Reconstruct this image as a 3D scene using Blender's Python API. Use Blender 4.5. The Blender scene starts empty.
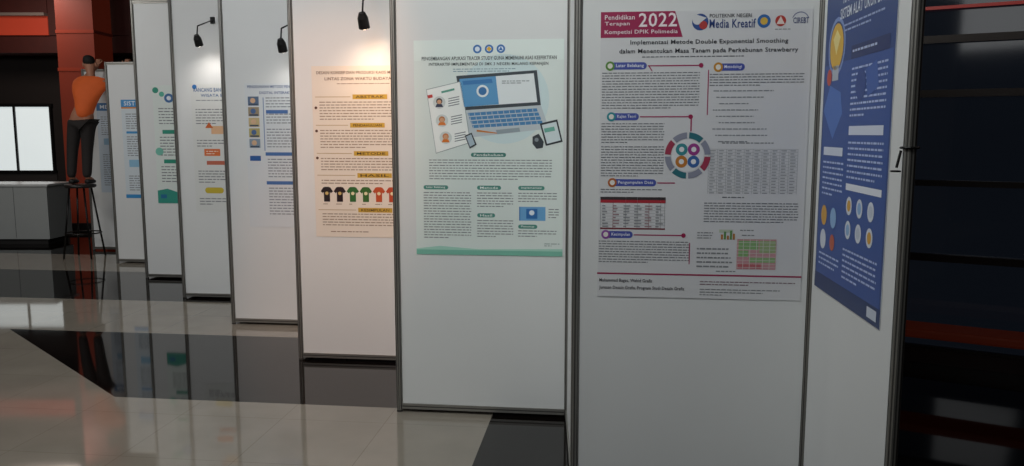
import bpy, math, random
from mathutils import Matrix, Vector
random.seed(7)
scene=bpy.context.scene
scene.view_settings.view_transform='Standard'
COL=scene.collection

# ---------------------------------------------------------------- materials
def lin(c):
    c=c/255.0
    return c/12.92 if c<=0.04045 else ((c+0.055)/1.055)**2.4
def hexc(h):
    h=h.lstrip('#'); return tuple(lin(int(h[i:i+2],16)) for i in (0,2,4))
def blend(a,b,t):
    a=a.lstrip('#'); b=b.lstrip('#')
    return ''.join('%02x'%int(int(a[i:i+2],16)*(1-t)+int(b[i:i+2],16)*t) for i in (0,2,4))
_m={}
def mat(h,rough=0.6,metal=0.0,emit=0.0,noise=0.04,scale=6.0,bump=0.0,coat=0.0):
    key=(h,rough,metal,emit,noise,scale,bump,coat)
    if key in _m: return _m[key]
    m=bpy.data.materials.new('mat_'+h.lstrip('#')); m.use_nodes=True
    nt=m.node_tree; b=nt.nodes['Principled BSDF']
    c=hexc(h)
    b.inputs['Roughness'].default_value=rough
    b.inputs['Metallic'].default_value=metal
    if coat: b.inputs['Coat Weight'].default_value=coat
    tc=nt.nodes.new('ShaderNodeTexCoord'); n=nt.nodes.new('ShaderNodeTexNoise')
    n.inputs['Scale'].default_value=scale; n.inputs['Detail'].default_value=4
    nt.links.new(tc.outputs['Object'],n.inputs['Vector'])
    r=nt.nodes.new('ShaderNodeMixRGB')
    r.inputs[1].default_value=tuple(max(0,x*(1-noise)) for x in c)+(1,)
    r.inputs[2].default_value=tuple(min(1,x*(1+noise)) for x in c)+(1,)
    nt.links.new(n.outputs['Fac'],r.inputs[0]); nt.links.new(r.outputs[0],b.inputs['Base Color'])
    if emit:
        b.inputs['Emission Color'].default_value=c+(1,)
        b.inputs['Emission Strength'].default_value=emit
    if bump:
        bp=nt.nodes.new('ShaderNodeBump'); bp.inputs['Strength'].default_value=bump
        nt.links.new(n.outputs['Fac'],bp.inputs['Height']); nt.links.new(bp.outputs[0],b.inputs['Normal'])
    _m[key]=m; return m

# ---------------------------------------------------------------- mesh builder
class MB:
    def __init__(s): s.v=[];s.f=[];s.mi=[];s.mats=[]
    def slot(s,m):
        if m not in s.mats: s.mats.append(m)
        return s.mats.index(m)
    def face(s,pts,m):
        i=len(s.v); s.v+= [tuple(p) for p in pts]; s.f.append(list(range(i,i+len(pts)))); s.mi.append(s.slot(m))
    def box(s,x0,x1,y0,y1,z0,z1,m):
        i=len(s.v)
        s.v+=[(x0,y0,z0),(x1,y0,z0),(x1,y1,z0),(x0,y1,z0),(x0,y0,z1),(x1,y0,z1),(x1,y1,z1),(x0,y1,z1)]
        for f in ((0,3,2,1),(4,5,6,7),(0,1,5,4),(1,2,6,5),(2,3,7,6),(3,0,4,7)):
            s.f.append([i+k for k in f]); s.mi.append(s.slot(m))
    def tube(s,a,b,r0,r1,m,n=16):
        a=Vector(a);b=Vector(b);d=(b-a).normalized()
        e=d.orthogonal().normalized(); g=d.cross(e)
        i=len(s.v)
        for p,r in ((a,r0),(b,r1)):
            for k in range(n):
                t=2*math.pi*k/n; s.v.append(tuple(p+e*math.cos(t)*r+g*math.sin(t)*r))
        for k in range(n):
            s.f.append([i+k,i+(k+1)%n,i+n+(k+1)%n,i+n+k]); s.mi.append(s.slot(m))
        s.f.append([i+k for k in range(n)][::-1]); s.mi.append(s.slot(m))
        s.f.append([i+n+k for k in range(n)]); s.mi.append(s.slot(m))
    def lathe(s,prof,m,c=(0,0,0),n=28):
        i=len(s.v)
        for r,z in prof:
            for k in range(n):
                t=2*math.pi*k/n; s.v.append((c[0]+r*math.cos(t),c[1]+r*math.sin(t),c[2]+z))
        for j in range(len(prof)-1):
            for k in range(n):
                s.f.append([i+j*n+k,i+j*n+(k+1)%n,i+(j+1)*n+(k+1)%n,i+(j+1)*n+k]); s.mi.append(s.slot(m))
    def torus(s,c,R,r,m,n=28,k2=8):
        i=len(s.v)
        for a in range(n):
            t=2*math.pi*a/n
            for b in range(k2):
                p=2*math.pi*b/k2
                s.v.append((c[0]+(R+r*math.cos(p))*math.cos(t),c[1]+(R+r*math.cos(p))*math.sin(t),c[2]+r*math.sin(p)))
        for a in range(n):
            for b in range(k2):
                s.f.append([i+a*k2+b,i+((a+1)%n)*k2+b,i+((a+1)%n)*k2+(b+1)%k2,i+a*k2+(b+1)%k2]); s.mi.append(s.slot(m))
    def obj(s,name,parent=None,mw=None,smooth=False,bevel=0):
        me=bpy.data.meshes.new(name); me.from_pydata(s.v,[],s.f)
        for m in s.mats: me.materials.append(m)
        me.polygons.foreach_set('material_index',s.mi)
        if smooth: me.polygons.foreach_set('use_smooth',[True]*len(s.f))
        me.update()
        o=bpy.data.objects.new(name,me); COL.objects.link(o)
        if parent: o.parent=parent
        if mw is not None: o.matrix_local=mw
        if bevel:
            b=o.modifiers.new('bevel','BEVEL'); b.width=bevel; b.segments=2; b.limit_method='ANGLE'
        return o
def empty(name,mw=None):
    e=bpy.data.objects.new(name,None); e.empty_display_size=.1; COL.objects.link(e)
    if mw is not None: e.matrix_world=mw
    return e
def tag(o,label,cat,group=None):
    o['label']=label; o['category']=cat
    if group: o['group']=group
def struct(o): o['kind']='structure'; return o
def frame2(P,d):   # local x along d in plan
    return Matrix.Translation((P[0],P[1],0)) @ Matrix.Rotation(math.atan2(d[1],d[0]),4,'Z')

# ---------------------------------------------------------------- shell
def floor_mat():
    m=bpy.data.materials.new('polished_tiles'); m.use_nodes=True; nt=m.node_tree; N=nt.nodes; L=nt.links
    b=N['Principled BSDF']
    g=N.new('ShaderNodeNewGeometry'); sp=N.new('ShaderNodeSeparateXYZ'); L.new(g.outputs['Position'],sp.inputs[0])
    def math_(op,a,bv,c=None):
        n=N.new('ShaderNodeMath'); n.operation=op
        for i,x in enumerate((a,bv,c)):
            if x is None: continue
            if isinstance(x,(int,float)): n.inputs[i].default_value=x
            else: L.new(x,n.inputs[i])
        return n.outputs[0]
    X,Y=sp.outputs['X'],sp.outputs['Y']
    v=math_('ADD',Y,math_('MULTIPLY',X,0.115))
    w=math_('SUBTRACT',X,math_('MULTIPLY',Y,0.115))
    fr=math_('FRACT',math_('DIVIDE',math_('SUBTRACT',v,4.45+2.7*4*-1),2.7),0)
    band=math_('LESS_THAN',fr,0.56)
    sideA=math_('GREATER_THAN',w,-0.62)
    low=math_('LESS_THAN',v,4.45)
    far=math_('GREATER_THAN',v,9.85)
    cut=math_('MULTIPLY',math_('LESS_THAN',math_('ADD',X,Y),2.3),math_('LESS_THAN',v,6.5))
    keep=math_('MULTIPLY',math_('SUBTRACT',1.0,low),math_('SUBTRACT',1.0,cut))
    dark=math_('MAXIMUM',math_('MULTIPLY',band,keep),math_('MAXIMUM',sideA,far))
    cmb=N.new('ShaderNodeCombineXYZ'); L.new(w,cmb.inputs[0]); L.new(v,cmb.inputs[1])
    br=N.new('ShaderNodeTexBrick'); br.offset=0.0; br.inputs['Scale'].default_value=1.0
    br.inputs['Mortar Size'].default_value=0.002; br.inputs['Brick Width'].default_value=0.6; br.inputs['Row Height'].default_value=0.6
    br.inputs['Color1'].default_value=(1,1,1,1); br.inputs['Color2'].default_value=(.95,.95,.95,1); br.inputs['Mortar'].default_value=(.7,.68,.65,1)
    L.new(cmb.outputs[0],br.inputs['Vector'])
    no=N.new('ShaderNodeTexNoise'); no.inputs['Scale'].default_value=3.0; no.inputs['Detail'].default_value=6
    L.new(g.outputs['Position'],no.inputs['Vector'])
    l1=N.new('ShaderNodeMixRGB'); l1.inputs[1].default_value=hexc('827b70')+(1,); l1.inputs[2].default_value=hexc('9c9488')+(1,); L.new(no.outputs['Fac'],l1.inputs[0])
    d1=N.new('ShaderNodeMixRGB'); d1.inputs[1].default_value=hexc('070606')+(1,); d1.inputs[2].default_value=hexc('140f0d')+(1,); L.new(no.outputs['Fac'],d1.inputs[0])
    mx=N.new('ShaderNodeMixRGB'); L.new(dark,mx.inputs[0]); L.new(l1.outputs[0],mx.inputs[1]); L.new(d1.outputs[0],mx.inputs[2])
    ml=N.new('ShaderNodeMixRGB'); ml.blend_type='MULTIPLY'; ml.inputs[0].default_value=1; L.new(mx.outputs[0],ml.inputs[1]); L.new(br.outputs['Color'],ml.inputs[2])
    L.new(ml.outputs[0],b.inputs['Base Color'])
    b.inputs['Roughness'].default_value=0.045
    sl=math_('MULTIPLY_ADD',dark,-0.4,0.8); L.new(sl,b.inputs['Specular IOR Level'])
    return m
XL,XR,YF,YB,H=-11.0,7.0,-4.0,15.0,4.2
def slab(name,x0,x1,y0,y1,z0,z1,m):
    b=MB(); b.box(x0,x1,y0,y1,z0,z1,m); return struct(b.obj(name))
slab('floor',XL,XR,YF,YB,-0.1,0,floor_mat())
slab('ceiling',XL,XR,YF,YB,H,H+.1,mat('1e1a18',.9))
wm=mat('2e2926',.85,noise=.12,scale=2)
slab('wall_back',XL,XR,YB,YB+.1,-.1,H+.1,mat('241e1c',.85,noise=.12,scale=2))
slab('wall_left',XL-.1,XL,YF,YB,-.1,H+.1,wm)
slab('wall_right',XR,XR+.1,YF,YB,-.1,H+.1,wm)
slab('wall_front',XL,XR,YF-.1,YF,-.1,H+.1,wm)
# lit shopfront window on the back wall
b=MB(); fr=mat('1b1a1a',.4,.3)
b.box(-10.6,-8.50,14.93,15,.86,.91,fr); b.box(-10.6,-8.50,14.93,15,2.08,2.14,fr)
for x in (-10.6,-9.22,-8.55): b.box(x,x+.035,14.93,15,.91,2.08,fr)
b.box(-10.55,-8.52,14.965,14.985,.91,2.08,mat('ccd4d4',.4,emit=.95,noise=.3,scale=1.2))
struct(b.obj('window_1'))
b=MB(); b.box(-10.6,-8.5,14.96,15,.0,.85,mat('3a3736',.5)); b.box(-10.6,-8.5,14.94,14.96,.3,.34,mat('2a2828')); struct(b.obj('trim_1'))
# red fascia and red column
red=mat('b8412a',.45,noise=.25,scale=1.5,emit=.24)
dred=mat('4a1b14',.6,noise=.25)
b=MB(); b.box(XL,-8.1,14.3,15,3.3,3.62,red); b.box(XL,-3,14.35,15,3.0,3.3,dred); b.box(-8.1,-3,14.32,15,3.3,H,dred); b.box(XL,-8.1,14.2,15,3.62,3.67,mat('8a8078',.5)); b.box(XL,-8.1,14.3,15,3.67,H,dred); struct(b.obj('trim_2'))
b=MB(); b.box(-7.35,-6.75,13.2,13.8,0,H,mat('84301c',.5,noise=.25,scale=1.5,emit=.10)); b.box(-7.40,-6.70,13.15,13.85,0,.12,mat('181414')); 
for z in (2.6,3.2): b.box(-7.36,-6.74,13.19,13.81,z,z+.05,mat('a03e28',.4))
struct(b.obj('trim_3'))

# glazed partition beyond the panels
pa,pb=Vector((1.2,6.45)),Vector((6.95,3.2)); dd=(pb-pa); Lw=dd.length
MW=frame2(pa,dd.normalized())
b=MB()
gl=mat('12161d',.07,noise=.7,scale=1.6,emit=.45)  # uneven tone and faint bluish glow painted in for reflections
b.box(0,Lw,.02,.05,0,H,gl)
fm=mat('352d29',.35,.4)
for z,t in ((0,.12),(.72,.05),(1.24,.04),(1.84,.05),(2.2,.05),(3.0,.08)):
    b.box(0,Lw,-.02,.02,z,z+t,fm)
x=.35
while x<Lw: b.box(x,x+.05,-.03,.02,0,H,fm); x+=2.3
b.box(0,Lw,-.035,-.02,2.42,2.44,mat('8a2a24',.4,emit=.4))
b.box(1.0,Lw,-.03,-.02,.0,.1,mat('2a1410',.4))
o=b.obj('window_2'); o.matrix_world=MW; struct(o)

# bench with orange-red seat
b=empty('bench',MW@Matrix.Translation((.9,-.4,0)))
s=MB(); s.box(0,3.6,-.13,.13,.285,.345,mat('7a2e18',.6,emit=.06)); so=s.obj('seat',b,bevel=.015)
for x in (.15,1.8,3.4):
    s=MB(); s.box(x-.03,x+.03,-.12,.12,0,.03,mat('151313',.4,.6)); s.box(x-.025,x+.025,-.025,.025,.03,.285,mat('151313',.4,.6)); s.obj('leg',b)
tag(b,'low bench with orange-red seat on dark metal legs','bench')

# ---------------------------------------------------------------- exhibition panels
alu=mat('9a9893',.38,.7,noise=.05); alud=mat('4c4a48',.5,.6)
board=mat('dcdddd',.5,noise=.025,scale=3)
def post_part(par,x,h):
    b=MB(); r=.018
    ring=[]
    for k in range(8):
        t=math.pi/8+k*math.pi/4
        ring.append((math.cos(t)*r,math.sin(t)*r))
    for k in range(8):
        p,q=ring[k],ring[(k+1)%8]
        b.face([(x+p[0],p[1],.012),(x+q[0],q[1],.012),(x+q[0],q[1],h),(x+p[0],p[1],h)],alu)
        mx,my=(p[0]+q[0])/2,(p[1]+q[1])/2; n=Vector((mx,my)).normalized(); t2=Vector((-n.y,n.x))*.0022
        c=Vector((mx,my))+n*.0006
        b.face([(x+c.x-t2.x,c.y-t2.y,.015),(x+c.x+t2.x,c.y+t2.y,.015),(x+c.x+t2.x,c.y+t2.y,h),(x+c.x-t2.x,c.y-t2.y,h)],alud)
    b.face([(x+p[0],p[1],h) for p in ring],alu)
    b.tube((x,0,0),(x,0,.02),.018,.016,alud,12)
    b.obj('post',par)
def panel(P,d,w,h,posts,label):
    gap=.024
    e=empty('exhibition_panel',frame2(P,d))
    a0=.019 if posts[0] else gap; a1=w-(.019 if posts[1] else gap)
    b=MB(); b.box(a0,a1,-.004,.004,.05,h-.03,board); b.obj('panel_board',e)
    for z0,z1 in ((.02,.052),(h-.035,h-.003)):
        b=MB(); b.box(a0-.002,a1+.002,-.013,.013,z0,z1,alu); b.box(a0,a1,-.0136,.0136,(z0+z1)/2-.003,(z0+z1)/2+.003,alud); b.obj('rail',e)
    if posts[0]: post_part(e,0,h)
    if posts[1]: post_part(e,w,h)
    tag(e,label,'exhibition panel','modular exhibition panels in a zigzag row')
    return frame2(P,d)
u=Vector((.9935,-.114)).normalized(); W=.97
PL=[Vector((-.65-.85*k,4.476+1.07*k)) for k in range(7)]
labs=['white aluminium-framed panel carrying a mint poster of a laptop',
 'white panel in warm spotlight carrying a cream poster with shirts',
 'white partition panel carrying a poster with a column of small photos',
 'white partition panel carrying a poster with orange title block',
 'white partition panel carrying a poster with green ornaments',
 'white partition panel carrying a poster with a blue heading band',
 'white panel ending the row, carrying a bluish poster']
HT=[3.0]*5+[2.45]*2
M=[]
for k in range(7):
    M.append(panel(PL[k],u,W,HT[k],(True,True),labs[k]))
for k in range(6):
    a=PL[k]; c=PL[k+1]+u*W; d=c-a
    panel(a,d.normalized(),d.length,min(HT[k],HT[k+1]),(False,False),'plain white connecting panel between two poster panels')
BL=Vector((.275,3.40)); BR=Vector((1.25,3.288)); dB=(BR-BL)
MBp=panel(BL,dB.normalized(),dB.length,3.0,(True,True),'white panel carrying a large white poster with magenta heading')
aR=PL[0]+u*W; d=BL-aR
panel(aR,d.normalized(),d.length,3.0,(False,False),'plain white connecting panel between two poster panels')
CE=Vector((1.15,2.325)); dC=CE-BR
MC=panel(BR,dC.normalized(),dC.length,3.0,(False,True),'white partition panel turned sideways carrying a dark blue poster')

# ---------------------------------------------------------------- posters
_tc={}
def text_mesh(st,bold):
    k=(st,bold)
    if k in _tc: return _tc[k]
    cu=bpy.data.curves.new('t','FONT'); cu.body=st; cu.size=1; cu.resolution_u=2
    cu.offset=.012 if bold else 0.0
    cu.space_character=1.06
    o=bpy.data.objects.new('t',cu); COL.objects.link(o)
    dg=bpy.context.evaluated_depsgraph_get(); dg.update()
    me=bpy.data.meshes.new_from_object(o.evaluated_get(dg))
    vs=[(v.co.x,v.co.y) for v in me.vertices]; fs=[list(p.vertices) for p in me.polygons]
    bpy.data.objects.remove(o); bpy.data.curves.remove(cu); bpy.data.meshes.remove(me)
    _tc[k]=(vs,fs); return _tc[k]
class Poster:
    def __init__(s,MP,s0,z0,Wd,Hd,box,bg,label,rough=.4):
        s.W,s.H=Wd,Hd; s.bx=box; s.rough=rough; s.bg=bg; s.soft=.22
        s.sheet=MB(); s.sheet.box(0,Wd,0,.002,0,Hd,mat(bg,rough,noise=.02))
        s.pic=MB(); s.txt=MB(); s.mw=MP@Matrix.Translation((s0,-.0075,z0)); s.label=label
    def p(s,x,y):
        X0,Y0,X1,Y1=s.bx
        return ((x-X0)/(X1-X0)*s.W,(Y1-y)/(Y1-Y0)*s.H)
    def poly(s,pts,c,l=1,mb=None):
        mb=mb or s.pic
        q=[s.p(*a) for a in pts]
        ar=sum(q[i][0]*q[(i+1)%len(q)][1]-q[(i+1)%len(q)][0]*q[i][1] for i in range(len(q)))
        if ar<0: q=q[::-1]
        mb.face([(a[0],-.0004*l,a[1]) for a in q],mat(c,s.rough,noise=.01))
    def rect(s,x0,y0,x1,y1,c,l=1): s.poly([(x0,y0),(x1,y0),(x1,y1),(x0,y1)],c,l)
    def circ(s,x,y,r,c,l=1,n=24):
        s.poly([(x+r*math.cos(2*math.pi*k/n),y+r*math.sin(2*math.pi*k/n)) for k in range(n)],c,l)
    def ring(s,x,y,r0,r1,c,l=1,a0=0,a1=360,n=20):
        for k in range(n):
            t=math.radians(a0+(a1-a0)*k/n); t2=math.radians(a0+(a1-a0)*(k+1)/n)
            s.poly([(x+r0*math.cos(t),y+r0*math.sin(t)),(x+r1*math.cos(t),y+r1*math.sin(t)),(x+r1*math.cos(t2),y+r1*math.sin(t2)),(x+r0*math.cos(t2),y+r0*math.sin(t2))],c,l)
    def pill(s,x0,y0,x1,y1,c,l=2):
        r=(y1-y0)/2; pts=[]
        for k in range(9):
            t=math.pi/2+math.pi*k/8; pts.append((x0+r+r*math.cos(t),(y0+y1)/2-r*math.sin(t)))
        for k in range(9):
            t=-math.pi/2+math.pi*k/8; pts.append((x1-r+r*math.cos(t),(y0+y1)/2-r*math.sin(t)))
        s.poly(pts,c,l)
    def text(s,st,x0,x1,y0,y1,c,l=4,bold=True):
        vs,fs=text_mesh(st,bold)
        ax=min(v[0] for v in vs);bx=max(v[0] for v in vs);ay=min(v[1] for v in vs);by=max(v[1] for v in vs)
        m=mat(c,s.rough,noise=.01); i=len(s.txt.v); sl=s.txt.slot(m)
        for v in vs:
            q=s.p(x0+(v[0]-ax)/(bx-ax)*(x1-x0), y1-(v[1]-ay)/(by-ay)*(y1-y0))
            s.txt.v.append((q[0],-.0004*l,q[1]))
        for f in fs: s.txt.f.append([i+k for k in f]); s.txt.mi.append(sl)
    def words(s,x0,y0,x1,y1,dy=2.6,c='6a6d70',th=.34,l=2,wl=(1.6,6.),just=True):
        c=blend(c,s.bg,s.soft)
        y=y0
        while y+dy*th<=y1+.01:
            last=y+dy+dy*th>y1
            xe=x1 if not last else x0+(x1-x0)*random.uniform(.4,.9)
            if not just: 
                xe=x1-random.uniform(0,.35)*(x1-x0)
            x=x0
            while x<xe-.5:
                w=min(random.uniform(*wl),xe-x)
                s.poly([(x,y),(x+w,y),(x+w,y+dy*th),(x,y+dy*th)],c,l,s.txt); x+=w+.9
            y+=dy
    def build(s):
        o=s.sheet.obj('poster'); o.matrix_world=s.mw; tag(o,s.label,'poster','academic posters on the panels')
        if s.pic.f: s.pic.obj('illustration',o)
        if s.txt.f: s.txt.obj('lettering',o)
        return o

# --- mint laptop poster
P=Poster(M[0],.115,.924,.82,1.176,(416,40,563,255),'dfe8e4','mint and white academic poster with a laptop illustration and small text')
P.rect(416,40,563,60,'e4eeea'); P.rect(416,249,563,255,'7fc0ab'); P.poly([(416,249),(440,246),(480,249),(563,247.5),(563,250),(416,250)],'a9d7c8',2)
P.circ(505,98,44,'d2e4e6',1,40)
for x in (479,490.5,502): P.circ(x,49,4.2,'2f6fb4',2); P.circ(x,49,2.4,'dfeaf4',3)
P.poly([(490.5,46.5),(493,49),(490.5,51.5),(488,49)],'e3b12d',4); P.poly([(502,46.6),(504,50.5),(500,50.5)],'2f6fb4',4)
P.text('PENGEMBANGAN APLIKASI TRACER STUDY GUNA MEMENUHI ASAS KEEFEKTIFAN',424,556,56,59.6,'2a3437')
P.text('INTERAKTIF IMPLEMENTASI DI SMK 3 NEGERI MALANG KEPANJEN',431,548,62,65.8,'2a3437')
P.words(455,68,524,71,2.2,'5b7f92',just=False)
# laptop
P.poly([(458,75),(537,70),(541,104),(463,109)],'3c444b',3); P.poly([(461,78),(534,73),(537.5,101),(465.5,105.5)],'e8eef0',4)
P.poly([(461,78),(497,75.5),(500,103),(465.5,105.5)],'5d9ccc',5); P.circ(484,90,6,'e6eef2',6); P.circ(484,90,4,'3b74ad',7)
P.words(503,80,530,84,2,'56616a',l=6)
P.poly([(464,80),(493,78),(494,82),(465,84)],'3b7cb8',6)
P.poly([(463,109),(541,104),(549,127),(470,136)],'c3ccd1',3)
for r in range(4):
    y0=109.5+r*4
    P.poly([(469+r*1.4,y0+2),(537+r*1.7,y0-2.4),(538+r*1.7,y0+.7),(470+r*1.4,y0+5)],'4a86b8',4)
    for k in range(12):
        xx=470+r*1.4+k*5.7; yy=y0+2-k*.37
        P.poly([(xx,yy+.3),(xx+.6,yy+.3),(xx+.9,yy+3),(xx+.3,yy+3)],'c3ccd1',5)
P.poly([(497,128.3),(520,126),(521,130),(498,132.5)],'98a5ac',5)
# sheet with three people
P.poly([(428,88),(463,80),(472,141),(437,152)],'9aa5a6',4); P.poly([(428.6,88.6),(462.5,80.8),(471.2,140.6),(437.4,151.2)],'f4f6f3',5); P.poly([(430,97),(429,94),(434,93),(434.5,96)],'c43b33',6)
for (x,y,c) in ((441,101,'2d2b30'),(443.5,119,'c07a4a'),(447,136,'d2824c')):
    P.circ(x,y,6.2,'d7dcd9',6); P.circ(x,y-1.2,3.1,c,7); P.circ(x,y-.6,2.2,'d9a37d',8); P.poly([(x-4,y+4.6),(x-2.6,y+1.6),(x+2.6,y+1.6),(x+4,y+4.6)],'e07a2a' if y>110 else '3a3f55',8)
    for k in range(4): P.poly([(x+9,y-4+k*2.4),(x+20,y-6.2+k*2.4),(x+20,y-5.3+k*2.4),(x+9,y-3.1+k*2.4)],'7d8184',6)
P.poly([(443,90),(456,87),(456.4,89),(443.4,92)],'59a08c',6)
# phone, mouse, tablet, pen
P.poly([(466,134),(473,131),(478,143),(471,147)],'33383c',6); P.poly([(467.4,134.8),(472.6,132.6),(476.2,142.4),(471.3,145)],'aebfca',7)
P.poly([(533,135),(539,132),(544,140),(543,146),(537,147),(533,142)],'3b4248',5); P.ring(537,138,0,2,'8a9399',6)
P.poly([(540,122),(557,118),(562.4,140),(546,144)],'30363b',5); P.poly([(542,123.5),(556,120.3),(560.5,138.5),(547.3,142)],'d7e3e6',6)
P.poly([(544,127),(554,125),(555,129),(545,131)],'6fb0a0',7)
P.poly([(478,128),(498,131),(498,132),(478,130)],'cc7f3c',6)
def head(P,x0,x1,y,c,st): P.pill(x0,y,x1,y+4.2,c); P.text(st,x0+3,x1-3,y+.9,y+3.3,'f2f7f4')
head(P,472,507,151,'3f7f74','Pendahuluan'); P.words(430,158,552,180,2.7)
for (x0,x1,y,n,st) in ((424,449,184,58,'Latar Belakang'),(478,502,184,26,'Metode'),(519,545,184,14,'Implementasi')):
    head(P,x0,x1,y,'4d8f82',st); 
P.words(424,191,472,238,2.7); P.words(478,191,514,208,2.7); head(P,478,496,212,'4d8f82','Hasil'); P.words(478,219,514,238,2.7)
P.words(519,191,557,201,2.7); P.rect(520,205,546,219,'6ea9d8',2); P.rect(527,207,538,217,'2f6fb4',3); P.circ(532.5,211,2.6,'dfeaf4',4); P.words(549,207,559,217,2.7)
P.rect(520,205,521,219,'2f6fb4',3)
head(P,519,538,223,'4d8f82','Penutup'); P.words(519,229,557,238,2.7); P.words(545,242,560,245,2,'51706a')
P.build()

# --- magenta heading poster
P=Poster(MBp,.093,.904,.845,1.19,(598,11,806,297),'d6d6d8','large white academic poster with magenta heading, ring diagram and tables')
mg='9c2350'
P.poly([(598,11),(672,11),(680,36),(598,36)],mg,1)
for i,st in enumerate(('Pendidikan','Terapan','Kompetisi DPIK Polimedia')):
    P.text(st,602,(632,627,675)[i],(14,20.5,28.5)[i],(18.6,25.2,33.5)[i],'ecd9df')
P.text('2022',636,674,12.5,26,'f3e6ea')
P.circ(697,22,8,'33508f',2); P.circ(694,20,4.6,'d6d6d8',3); P.circ(700,25,4,'b03d3a',3); P.poly([(690,14),(703,18),(698,22)],'d6d6d8',4)
P.text('POLITEKNIK NEGERI',706,747,14.5,18,'4a4a50'); P.text('Media Kreatif',706,751,19.5,28,'27407c')
P.circ(759,22,6.4,'2f66a8',2); P.circ(759,22,3.6,'d6b04a',3)
P.circ(775,22,5.2,'b73b33',2); P.poly([(775,17.5),(779,25),(771,25)],'e8d7d0',3)
P.text('CIREBT',787,802,19,24.5,'3f4a78'); P.ring(794,22,7.6,8.4,'6c7396',2,200,340); P.words(770,29.5,803,32,2.2)
P.text('Implementasi Metode Double Exponential Smoothing',628,783,38.5,44,'32343a')
P.text('dalam Menentukan Masa Tanam pada Perkebunan Strawberry',617,793,47,52.6,'32343a')
P.words(640,54.5,770,57.5,2.8,'4f5258')
def sec(x0,x1,y,st,ic):
    P.pill(x0,y,x1,y+7,'4b58a8'); P.circ(x0,y+3.5,4.6,ic,3); P.circ(x0,y+3.5,2.6,'e8e3dc',4); P.text(st,x0+6,x1-3,y+1.5,y+5.6,'e9ebf5')
sec(608,645,60,'Latar Belakang','5d8f3c'); P.rect(646,63,697,64.2,'a33560',2); P.circ(699,63.6,2.3,mg,3); P.poly([(646,63),(650,69),(651,69),(647.4,63)],'a33560',2)
P.words(600,70,698,107,2.65,'585b60')
sec(716,742,62,'Metodologi','c48a2b'); P.words(708,72,800,84,2.65,'585b60')
for k in range(9): P.words(712+3*(k%3),88+k*6.2,792-6*((k*2)%3),90+k*6.2,3,'73767b')
P.rect(706,68,707,112,'a33560',2)
sec(610,638,110,'Kajian Teori','2f8f9a'); P.rect(639,113,690,114.2,'a33560',2); P.circ(690,113.6,2.3,mg,3); P.poly([(690,113),(691.4,113),(691.4,128),(690,128)],'a33560',2)
P.words(600,120,664,140,2.65,'585b60'); P.words(600,143,664,175,2.65,'585b60')
# ring diagram
cx,cy=688,152
segs=['a23a52','8c8fa0','2f6f7a','8c8fa0','a23a52','8c8fa0','2f6f7a','8c8fa0']
for k in range(8): P.ring(cx,cy,17,23,segs[k],3,k*45+3,k*45+42,8)
P.circ(cx,cy,16,'e2e3e5',2,32)
for a,c in ((225,'3a8c94'),(315,'9c3c8a'),(135,'c07a34'),(45,'3d69a8')):
    x=cx+8.6*math.cos(math.radians(a)); y=cy+8.6*math.sin(math.radians(a)); P.circ(x,y,6,c,4); P.circ(x,y,2.6,'e8e8ea',5)
# number table
P.words(722,139,790,142,3)
for r in range(15):
    y=146+r*3
    P.rect(709,y-.5,797,y-.15,'b4b6b9',2)
    for c in range(10): P.rect(710.5+c*8.8,y+.7,710.5+c*8.8+random.uniform(3,6),y+1.5,'9a9da1',3)
for c in range(11): P.rect(709+c*8.8,145.5,709.3+c*8.8,190,'a4a6aa',2)
sec(612,657,176,'Pengumpulan Data','b5632d'); P.rect(658,179,676,180.2,'a33560',2)
P.words(600,186,664,192,2.65,'585b60')
P.rect(600,194,667,197,'3c3537',2); P.rect(600,197,667,200,'b0303c',2)
for r in range(8):
    y=202+r*3; P.rect(600,y+2.5,667,y+2.8,'a8aaad',2)
    for c in range(6): P.rect(602+c*11,y+.5,602+c*11+random.uniform(3,8),y+1.5,'9b7a80' if c in(1,4) else '8b8e92',3)
for c in (0,13,26,38,50,62,66): P.rect(600+c,194,600.4+c,226,'8f4a52' if c in(13,50) else 'a0a2a5',2)
P.rect(600,225.5,667,227,'7a2b35',2)
P.words(724,193,765,196,3,'55585d'); P.words(706,199,800,221,2.65,'585b60')
# chart and tables
P.rect(722,226,736,229,'b9c3ae',2); 
for k,(x,h) in enumerate(((724,5),(727,8),(730,4),(733,9),(736,6))): P.rect(x,236-h,x+2,236,'5b8f4a' if k%2 else 'b4762e',3)
P.words(743,226,768,229,3); 
P.words(700,229,716,236,2.65); P.words(700,245,738,268,4.5,'6e7175',just=False)
P.rect(740,235,780,266,'c9959a',2); P.rect(742,237,762,246,'86b073',3); P.rect(742,247,752,253,'86b073',3); P.rect(763,237,779,249,'9cb280',3); P.rect(753,254,779,259,'92b67e',3); P.rect(742,260,765,265,'c0686e',3)
for r in range(9): P.rect(740,235+r*3.6,780,235.4+r*3.6,'d9d4d0',4)
for c in range(7): P.rect(740+c*6.6,235,740.5+c*6.6,266,'d9d4d0',4)
P.words(745,231,774,233,3)
sec(606,634,229,'Kesimpulan','8d4aa0'); P.rect(635,232,686,233.2,'a33560',2); P.circ(686,232.6,2.3,mg,3)
P.words(599,239,692,262,2.65,'585b60'); P.rect(692,240,693,262,'a33560',2)
P.words(720,268,750,270,3)
P.rect(597.5,272,806,273.6,mg,2)
P.text('Muhammad Bagas, Wahid Grafis',600,655,278,282.5,'3b3a40'); P.text('Jurusan Desain Grafis, Program Studi Desain Grafis',600,688,285.5,290,'3b3a40')
P.words(704,279,800,283,2.8,'6a4a55'); P.words(704,287,785,291,2.8,'6a6d70'); P.words(704,292.5,740,295,2.8,'6a6d70')
P.build()

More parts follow.
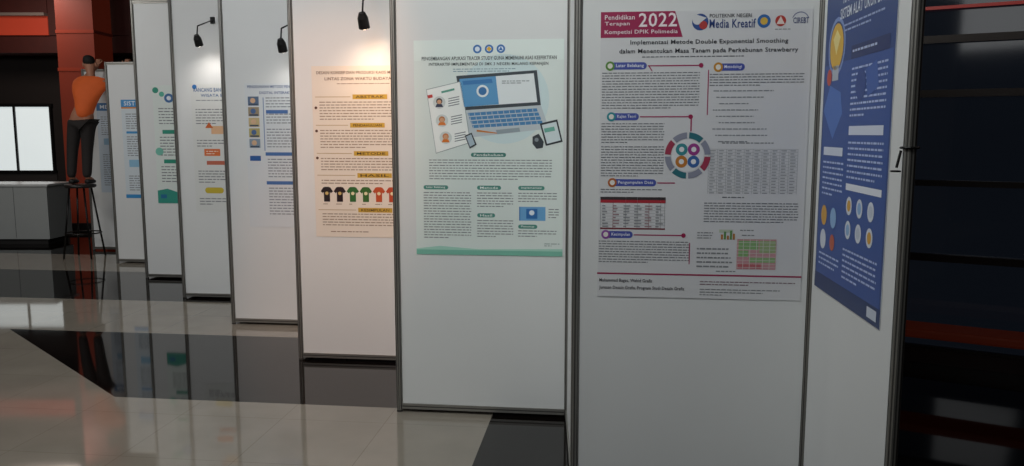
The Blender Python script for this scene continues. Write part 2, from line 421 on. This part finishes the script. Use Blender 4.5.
# --- cream shirts poster
P=Poster(M[1],.14,.885,.78,1.165,(315,66,425,237),'e4d9cc','cream academic poster with a row of printed shirts and yellow headings')
P.text('DESAIN KONSEP DAN PRODUKSI KAOS MELALUI INOVASI',320,420,71,74,'6b4a35'); P.text('LINTAS ZONA WAKTU BUDAYA TOPENG',328,412,77,80,'6b4a35'); P.words(340,83,400,85.5,2.4,'8c7361')
for (y,x0,st) in ((94,355,'ABSTRAK'),(122,352,'PENDAHULUAN'),(150,355,'METODE'),(172,358,'HASIL'),(207,358,'KESIMPULAN')):
    P.rect(x0,y,x0+34,y+4.6,'c9a23e',2); P.text(st,x0+3,x0+31,y+1,y+3.6,'4a3920'); P.rect(318,y+2,x0-2,y+2.6,'b59a6a',2)
for y0,y1 in ((101,120),(129,148),(157,170),(179,184),(213,226)): P.words(322,y0,420,y1,2.8,'85705f')
for k,c in enumerate(('2a2226','2c1d22','356a35','3c6a30','c0522c','b8492a','2a2226')):
    x=327+k*13; y=186
    P.poly([(x-2,y),(x+2,y),(x+3.5,y+.6),(x+6.2,y+4.5),(x+4,y+6.5),(x+3,y+5.2),(x+3,y+15),(x-3,y+15),(x-3,y+5.2),(x-4,y+6.5),(x-6.2,y+4.5),(x-3.5,y+.6)],c,3)
    P.circ(x,y+6.5,1.7,'c9b06a' if k<2 or k==6 else 'e4d8b0',4); P.words(x-4,203,x+4,205,2.2,'85705f')
for y in (107,130,157): P.circ(318.5,y,1.4,'5a3a2c',3)
P.words(330,231,410,234,2.6,'7a5f4d')
P.build()

# --- photo column poster
P=Poster(M[2],.18,.83,.78,1.17,(247,83,340,227),'d9dcdf','white academic poster with blue title and a column of small photos')
P.text('PENGGUNAAN METODE PENGEMBANGAN MEDIA BELAJAR',250,337,85,88.6,'2d4f86'); P.text('DIGITAL INTERAKTIF PADA SEKOLAH',262,325,91,93.6,'2d4f86')
for k,c in enumerate(('5b6f8c','9c8a70','c7b183','b5a76a','8898a8')):
    P.rect(250,96+k*10.5,261,105+k*10.5,c,2); P.circ(255,100+k*10.5,2.6,('d9b28f','4c6a9a')[k%2],3); P.rect(251,103+k*10.5,260,104.6+k*10.5,'3c4a5e',3)
P.rect(265,97,266,150,'7f93b5',2)
for y0,y1 in ((97,108),(113,124),(128,147)): P.words(268,y0,334,y1,2.9,'6f747a')
for y,st in ((110,'Latar'),(152,'Metode Penelitian'),(181,'Kesimpulan')): 
    P.rect(268 if y<150 else 266,y-.6,290 if y<150 else 300,y+2.8,'4a6fa8',3)
P.words(268,158,334,178,2.9,'6f747a'); P.words(268,187,334,215,2.9,'6f747a'); P.rect(250,155,261,160,'2f5ea0',2)
P.build()

# --- orange poster
P=Poster(M[3],.168,.85,.78,1.21,(193,83,272,212),'dadbd9','white academic poster with orange blocks and a small yellow oval')
P.text('RANCANG BANGUN APLIKASI PANDUAN',196,269,87,91,'2f5f93'); P.text('WISATA BUDAYA DAERAH',203,262,93,96,'2f5f93')
P.circ(197,86,2.3,'2f6fb4',3)
P.words(198,99,266,102,2.8,'777b80'); P.words(197,108,232,124,2.8); P.rect(212,125,228,133,'dcb08a',2); P.poly([(206,127),(214,127),(210,121)],'c8622e',3)
P.words(197,139,232,146,2.8); P.rect(204,148,220,155,'d9703a',2); P.words(206,150,218,154,2.4,'f0e2d6',l=3); P.rect(206,160,224,164,'c06a54',2)
P.words(240,108,268,140,2.8); P.rect(240,144,266,166,'7898b8',2); P.words(240,170,268,205,2.8)
P.words(197,170,232,184,2.8); P.pill(203,187,222,193,'c9b23e',3); P.words(197,198,226,207,2.8)
P.build()

# --- green ornament poster
P=Poster(M[4],.183,.84,.78,1.27,(155,83,223,203),'dbe2de','white academic poster with green corner ornaments and teal footer')
for (x,y,r,c) in ((158,88,3,'2f8f78'),(164,92,2.6,'57b09a'),(160,150,4,'79c0ae'),(219,90,4,'2f8f78')): P.circ(x if x>156+r else 155+r,max(y,83+r),r,c,2)
P.circ(171,96,4.6,'3b6aa0',3); P.circ(171,96,2.2,'dfe5ec',4); P.text('APLIKASI MEDIA PEMBELAJARAN',180,219,93,98,'2b4c6a')
P.words(160,106,218,125,3); P.rect(163,128,178,132,'2f8f78',2); P.words(160,135,218,155,3); P.rect(163,158,178,162,'2f8f78',2); P.words(160,165,218,182,3)
P.poly([(155,190),(165,188),(185,195),(223,196),(223,203),(155,203)],'3a9484',2); P.rect(158,194,164,198,'2b6f9a',3)
P.build()

# --- blue heading poster
P=Poster(M[5],.169,.81,.78,1.19,(123,100,184,235),'d2dae0','white academic poster with a bright blue heading band')
P.rect(123,100,184,110,'3f8fc9',2); P.text('SISTEM INFORMASI',126,180,102,108,'e6eef5',5); P.rect(123,110,184,112,'d98a35',2)
P.words(127,119,180,140,3.2); P.rect(127,143,143,146,'3f8fc9',2); P.words(127,150,180,178,3.2); P.rect(128,182,142,192,'8fbcd8',2); P.words(156,182,180,200,3.2); P.words(127,204,180,226,3.2); P.rect(123,230,184,235,'3f8fc9',2)
P.build()
P=Poster(M[6],.17,.8,.78,1.2,(100,100,160,240),'c4cfda','pale bluish academic poster with a darker blue heading')
P.rect(100,100,160,112,'4a78a8',2); P.text('MEDIA DIGITAL',104,155,103,109,'e6eef5',5); P.words(104,121,156,150,3.4); P.rect(106,155,150,165,'8fb0c8',2); P.words(104,180,156,230,3.4)
P.build()

# --- dark blue poster
P=Poster(MC,.075,.985,.755,1.17,(0,0,100,150),'d0d5e0','dark blue academic poster with yellow light bulb and white text columns')
P.soft=0
P.rect(0,0,100,38,'24427f',1); P.rect(2,38,98,148,'31529a',1); P.rect(0,38,2,150,'24427f',1); P.rect(98,38,100,150,'24427f',1); P.rect(0,142,100,150,'1d3568',2)
P.text('RANCANG BANGUN',28,88,5,11,'dfe6f2'); P.text('SISTEM ALAT UKUR DAYA',24,92,13,18,'dfe6f2'); P.words(30,21,86,26,2.4,'9fb0d8')
P.circ(20,30,11,'e0b13a',3,28); P.rect(15,39,25,46,'b8c0cc',3); P.ring(20,30,12,14,'7f96cc',2)
P.poly([(14,26),(20,22),(26,26),(20,34)],'f0dc8a',4); P.poly([(2,60),(12,48),(30,52),(34,62),(20,74)],'4a72c0',2)
P.circ(10,44,4,'c8503c',4)
P.rect(44,32,94,38,'1c2f66',3); P.words(46,34,90,37,3,'b9c6e6',l=4)
P.words(46,42,93,64,2.6,'b4c3ea'); P.circ(60,50,7,'2b478c',4); P.poly([(66,44),(80,41),(84,52),(70,56)],'3e60ac',4)
P.rect(6,78,38,82,'d6ddee',3); P.words(6,85,40,104,2.6,'b4c3ea'); P.rect(46,68,92,72,'d6ddee',3); P.words(46,75,93,92,2.6,'b4c3ea'); P.rect(46,94,94,97,'e5e9f3',3)
for i in range(3):
    for j in range(2): 
        c=('d8a23c','8fb6e0','c8cfdd')[(i+j)%3]; P.circ(52+i*15,104+j*11,4.2,'d9dfea',3); P.circ(52+i*15,104+j*11,2.6,c,4)
P.circ(12,112,5,'d8a23c',3); P.circ(12,124,5,'d9dfea',3); P.circ(28,112,5,'8fb6e0',3); P.circ(28,124,4,'c05a3a',3)
P.words(6,131,40,139,2.6,'b4c3ea'); P.words(46,124,93,139,2.6,'b4c3ea'); P.rect(84,143.5,96,148,'c9d1e0',4)
P.build()

# ---------------------------------------------------------------- arm spotlights
blk=mat('141414',.4,.3)
def spotlight(k,sx,z,warm,power,lens_e,drop=.22,off=.32,lab='small black arm spotlight clipped over a poster panel'):
    MP=M[k]@Matrix.Translation((sx,0,z))
    e=empty('spotlight',MP)
    b=MB(); b.box(-.02,.02,-.022,-.006,drop-.03,drop+.03,blk); b.obj('clamp',e)
    b=MB(); b.tube((0,-.02,drop),(0,-off+.02,drop*.6),.006,.006,blk,10); b.tube((0,-off+.02,drop*.6),(0,-off,.04),.006,.006,blk,10); b.obj('arm',e,smooth=True)
    a=Vector((0,-off-.01,.05)); dr=Vector((0,.55,-1)).normalized(); c=a+dr*.10
    b=MB(); b.tube(a,a+dr*.035,.02,.034,blk,20); b.tube(a+dr*.035,c,.034,.036,blk,20); b.obj('lamp_head',e,smooth=False)
    b=MB(); b.tube(c,c+dr*.003,.029,.029,mat('ffe2b8' if warm else 'fff4e4',.3,emit=lens_e),20); b.obj('lens',e)
    L=bpy.data.lights.new('spot_lamp','SPOT'); L.energy=power; L.spot_size=math.radians(130); L.spot_blend=1; L.shadow_soft_size=.05
    L.color=(1,.7,.48) if warm else (1,.93,.86)
    lo=bpy.data.objects.new('bulb',L); COL.objects.link(lo); lo.parent=e
    lo.matrix_local=Matrix.Translation(c+dr*.02)@dr.to_track_quat('-Z','Y').to_matrix().to_4x4()
    tag(e,lab,'spotlight','arm spotlights above the panels')
spotlight(1,.60,2.30,True,7,14,lab='small black arm spotlight casting warm light on a panel')
spotlight(2,.63,2.26,False,3,8)
spotlight(3,.42,2.42,False,5,16)

# black cable tie on end post
b=MB(); b.tube((0,-.024,0),(0,-.034,-.05),.004,.004,blk,8); b.torus((0,-.036,-.06),.012,.003,blk,16,6); b.torus((0,0,.008),.0235,.004,blk,20,6)
o=b.obj('cable_tie'); o.matrix_world=MC@Matrix.Translation((dC.length,0,1.55)); tag(o,'black cable tie around an aluminium post','cable tie')

# ---------------------------------------------------------------- counter
e=empty('display_counter',Matrix.Translation((-7.35,11.45,0)))
b=MB(); b.box(-.75,.68,0,.6,.08,.84,mat('a9acab',.4)); b.box(-.70,.63,.04,.56,0,.08,mat('242222')); 
for x in (-.28,.2): b.box(x-.004,x+.004,-.003,0,.1,.83,mat('6a6c6c'))
b.obj('cabinet_body',e,bevel=.004)
b=MB(); b.box(-.78,.71,-.03,.63,.84,.875,mat('cfd1d0',.25)); b.obj('countertop',e,bevel=.006)
tag(e,'pale grey reception counter with white top near lit window','counter')

# ---------------------------------------------------------------- bar stool
SX,SY=-5.55,10.28
e=empty('bar_stool',Matrix.Translation((SX,SY,0)))
b=MB(); b.lathe([(0,.905),(.17,.905),(.185,.915),(.185,.94),(.17,.95),(0,.95)],mat('1d1a19',.4)); b.obj('seat',e,smooth=True)
for k in range(4):
    t=math.pi/4+k*math.pi/2; b=MB(); b.tube((.13*math.cos(t),.13*math.sin(t),.905),(.25*math.cos(t),.25*math.sin(t),0),.012,.012,mat('161515',.35,.6),10); b.obj('leg',e,smooth=True)
b=MB(); b.torus((0,0,.32),.212,.009,mat('161515',.35,.6)); b.obj('footrest',e,smooth=True)
tag(e,'tall black bar stool with splayed metal legs under a person','stool')

# ---------------------------------------------------------------- person
def skin(name,verts,edges,radii,m,parent,root=0,sub=2):
    me=bpy.data.meshes.new(name); me.from_pydata(verts,edges,[])
    o=bpy.data.objects.new(name,me); COL.objects.link(o)
    md=o.modifiers.new('s','SKIN'); md.use_smooth_shade=True
    for i,r in enumerate(radii):
        sv=me.skin_vertices[0].data[i]; rr=r if isinstance(r,tuple) else (r,r); sv.radius=rr; sv.use_root=(i==root)
    sb=o.modifiers.new('d','SUBSURF'); sb.levels=sub; sb.render_levels=sub
    dg=bpy.context.evaluated_depsgraph_get(); dg.update()
    nm=bpy.data.meshes.new_from_object(o.evaluated_get(dg)); nm.materials.clear(); nm.materials.append(m)
    bpy.data.objects.remove(o)
    n=bpy.data.objects.new(name,nm); COL.objects.link(n); n.parent=parent
    nm.polygons.foreach_set('use_smooth',[True]*len(nm.polygons))
    return n
pe=empty('person',Matrix.Translation((SX+.02,SY-.02,.95)))
skinm=mat('a8735a',.6); 
V=[];E=[];R=[]
def av(p,r,frm=None):
    V.append(p);R.append(r)
    if frm is not None: E.append((frm,len(V)-1))
    return len(V)-1
pel=av((.06,.02,.84),(.12,.10)); 
wa=av((.10,.04,1.0),(.115,.09),pel); ch=av((.15,.08,1.2),(.135,.10),wa); nb=av((.17,.09,1.34),(.06,.055),ch)
nk=av((.165,.10,1.41),.048,nb); hd1=av((.155,.12,1.47),(.065,.07),nk); hd2=av((.15,.125,1.54),(.072,.085),hd1); hd3=av((.15,.12,1.60),(.05,.06),hd2)
for s in (-1,1):
    sh=av((.16+.17*s,.09,1.30),.05,ch)
    el=av((.22+.26*s,.28,1.33 if s<0 else 1.28),.038,sh)
    wr=av((.26+.20*s,.44,1.50),.026,el)
    pm=av((.26+.19*s,.48,1.56),(.034,.018),wr)
    pt=av((.26+.19*s,.50,1.595),(.034,.016),pm)
    for j in range(4):
        fx=(-.027+.018*j)
        f1=av((.26+.19*s+fx,.515,1.615),.008,pt)
        f2=av((.26+.19*s+fx,.54,1.62-.004*abs(j-1)),.0075,f1)
        f3=av((.26+.19*s+fx,.555,1.60),.0065,f2)
    t1=av((.26+.19*s-.045*s,.475,1.57),.010,pm); t2=av((.26+.19*s-.058*s,.49,1.60),.008,t1)
for s in (-1,1):
    hp=av((.05+.085*s,.02,.78),.085,pel); kn=av((.0+.095*s,.03,.44),.057,hp); an=av((-.01+.10*s,-.01,.09),.036,kn); to=av((-.01+.11*s,.13,.03),(.035,.022),an)
body=skin('body',V,E,R,skinm,pe)
sh=skin('shirt',[(.06,.02,.80),(.10,.04,1.0),(.15,.08,1.2),(.17,.09,1.33),(-.02,.09,1.29),(-.04,.20,1.30),(.34,.09,1.29),(.38,.19,1.27)],
 [(0,1),(1,2),(2,3),(2,4),(4,5),(2,6),(6,7)],[(.155,.125),(.145,.115),(.165,.125),(.075,.07),.068,.058,.068,.058],mat('cc5a24',.8,noise=.1,scale=12,emit=.08),pe,0)
tr=skin('trousers',[(.06,.02,.84),(-.035,.02,.76),(-.095,.03,.44),(-.11,-.01,.07),(.135,.02,.76),(.095,.03,.44),(.09,-.01,.07)],
 [(0,1),(1,2),(2,3),(0,4),(4,5),(5,6)],[(.135,.11),.1,.072,.056,.1,.072,.056],mat('25201f',.85,noise=.15,scale=20),pe,0)
for s in (-1,1):
    skin('shoe',[(-.01+.10*s,-.04,.035),(-.01+.105*s,.06,.035),(-.01+.11*s,.15,.028)],[(0,1),(1,2)],[(.04,.034),(.042,.034),(.036,.024)],mat('1a1818',.6),pe,0)
hair=skin('hair',[(.15,.095,1.50),(.15,.10,1.57),(.15,.13,1.625)],[(0,1),(1,2)],[(.068,.06),(.082,.085),(.06,.07)],mat('120e0c',.8,noise=.2,scale=40),pe,0)
for s in (-1,1):
    b=MB(); b.lathe([(0,0),(.012,.004),(.016,.03),(.012,.05),(0,.055)],skinm,(.15+.078*s,.12,1.49),12); b.obj('ear',pe,smooth=True)
    b=MB(); b.lathe([(0,-.008),(.009,-.004),(.009,.004),(0,.008)],mat('181210',.3),(.15+.03*s,.20,1.535),12); b.obj('eye',pe,smooth=True)
b=MB(); b.lathe([(0,0),(.013,.006),(.008,.03),(0,.045)],skinm,(.15,.215,1.49),12); b.obj('nose',pe,smooth=True)
b=MB(); b.box(.128,.172,.19,.203,1.462,1.47,mat('7a3f38')); b.obj('mouth',pe,bevel=.003)
tag(pe,'person in orange t-shirt and dark trousers standing on stool, arms raised','person')

# ---------------------------------------------------------------- lights
def area(loc,target,size,power,col,sy=None):  # unseen overhead area lights, no fixtures modelled
    L=bpy.data.lights.new('overhead_fill','AREA'); L.energy=power; L.size=size; L.color=col
    if sy: L.shape='RECTANGLE'; L.size_y=sy
    o=bpy.data.objects.new('overhead_fill',L); COL.objects.link(o)
    o.location=loc; o.rotation_euler=(Vector(target)-Vector(loc)).to_track_quat('-Z','Y').to_euler()
area((-1.0,1.6,4.0),(-.3,4.4,1.9),1.2,74,(.95,1,.98))
area((-1.5,-2.5,3.9),(-.5,4.4,.8),2.0,26,(.97,.99,1))  # front fill, added to brighten the panel faces
area((-3.7,3.4,4.0),(-3.6,7.5,1.0),1.4,66,(.96,.98,1))
area((-6.8,6.6,4.0),(-4.8,10,1),1.4,78,(1,.98,.94))
area((-2.6,2.0,4.1),(-2.6,3.2,0),1.2,30,(1,.98,.94))
area((-7.8,12.6,4.0),(-8,13.5,0),1.0,28,(1,.8,.7))
area((4,1.5,4.0),(4,3.5,0),1.0,5,(1,.85,.8))
# warm spot without a fixture, added to tint the shirt-poster panel
L=bpy.data.lights.new('added_warm_spot','SPOT'); L.energy=190; L.spot_size=math.radians(38); L.spot_blend=.7; L.shadow_soft_size=.08; L.color=(1,.5,.3)
o=bpy.data.objects.new('added_warm_spot',L); COL.objects.link(o); o.location=(-1.9,2.6,4.0)
o.rotation_euler=(Vector((-1.12,5.5,1.15))-Vector(o.location)).to_track_quat('-Z','Y').to_euler()
w=bpy.data.worlds.new('World'); scene.world=w; w.use_nodes=True
w.node_tree.nodes['Background'].inputs[0].default_value=(.5,.5,.52,1); w.node_tree.nodes['Background'].inputs[1].default_value=.3

cam=bpy.data.cameras.new('Camera'); cam.lens=28.125; cam.sensor_width=36
co=bpy.data.objects.new('Camera',cam); COL.objects.link(co); co.location=(0,0,1.6)
co.rotation_euler=(math.radians(90-7.12),0,0); cam.clip_start=.05
scene.camera=co
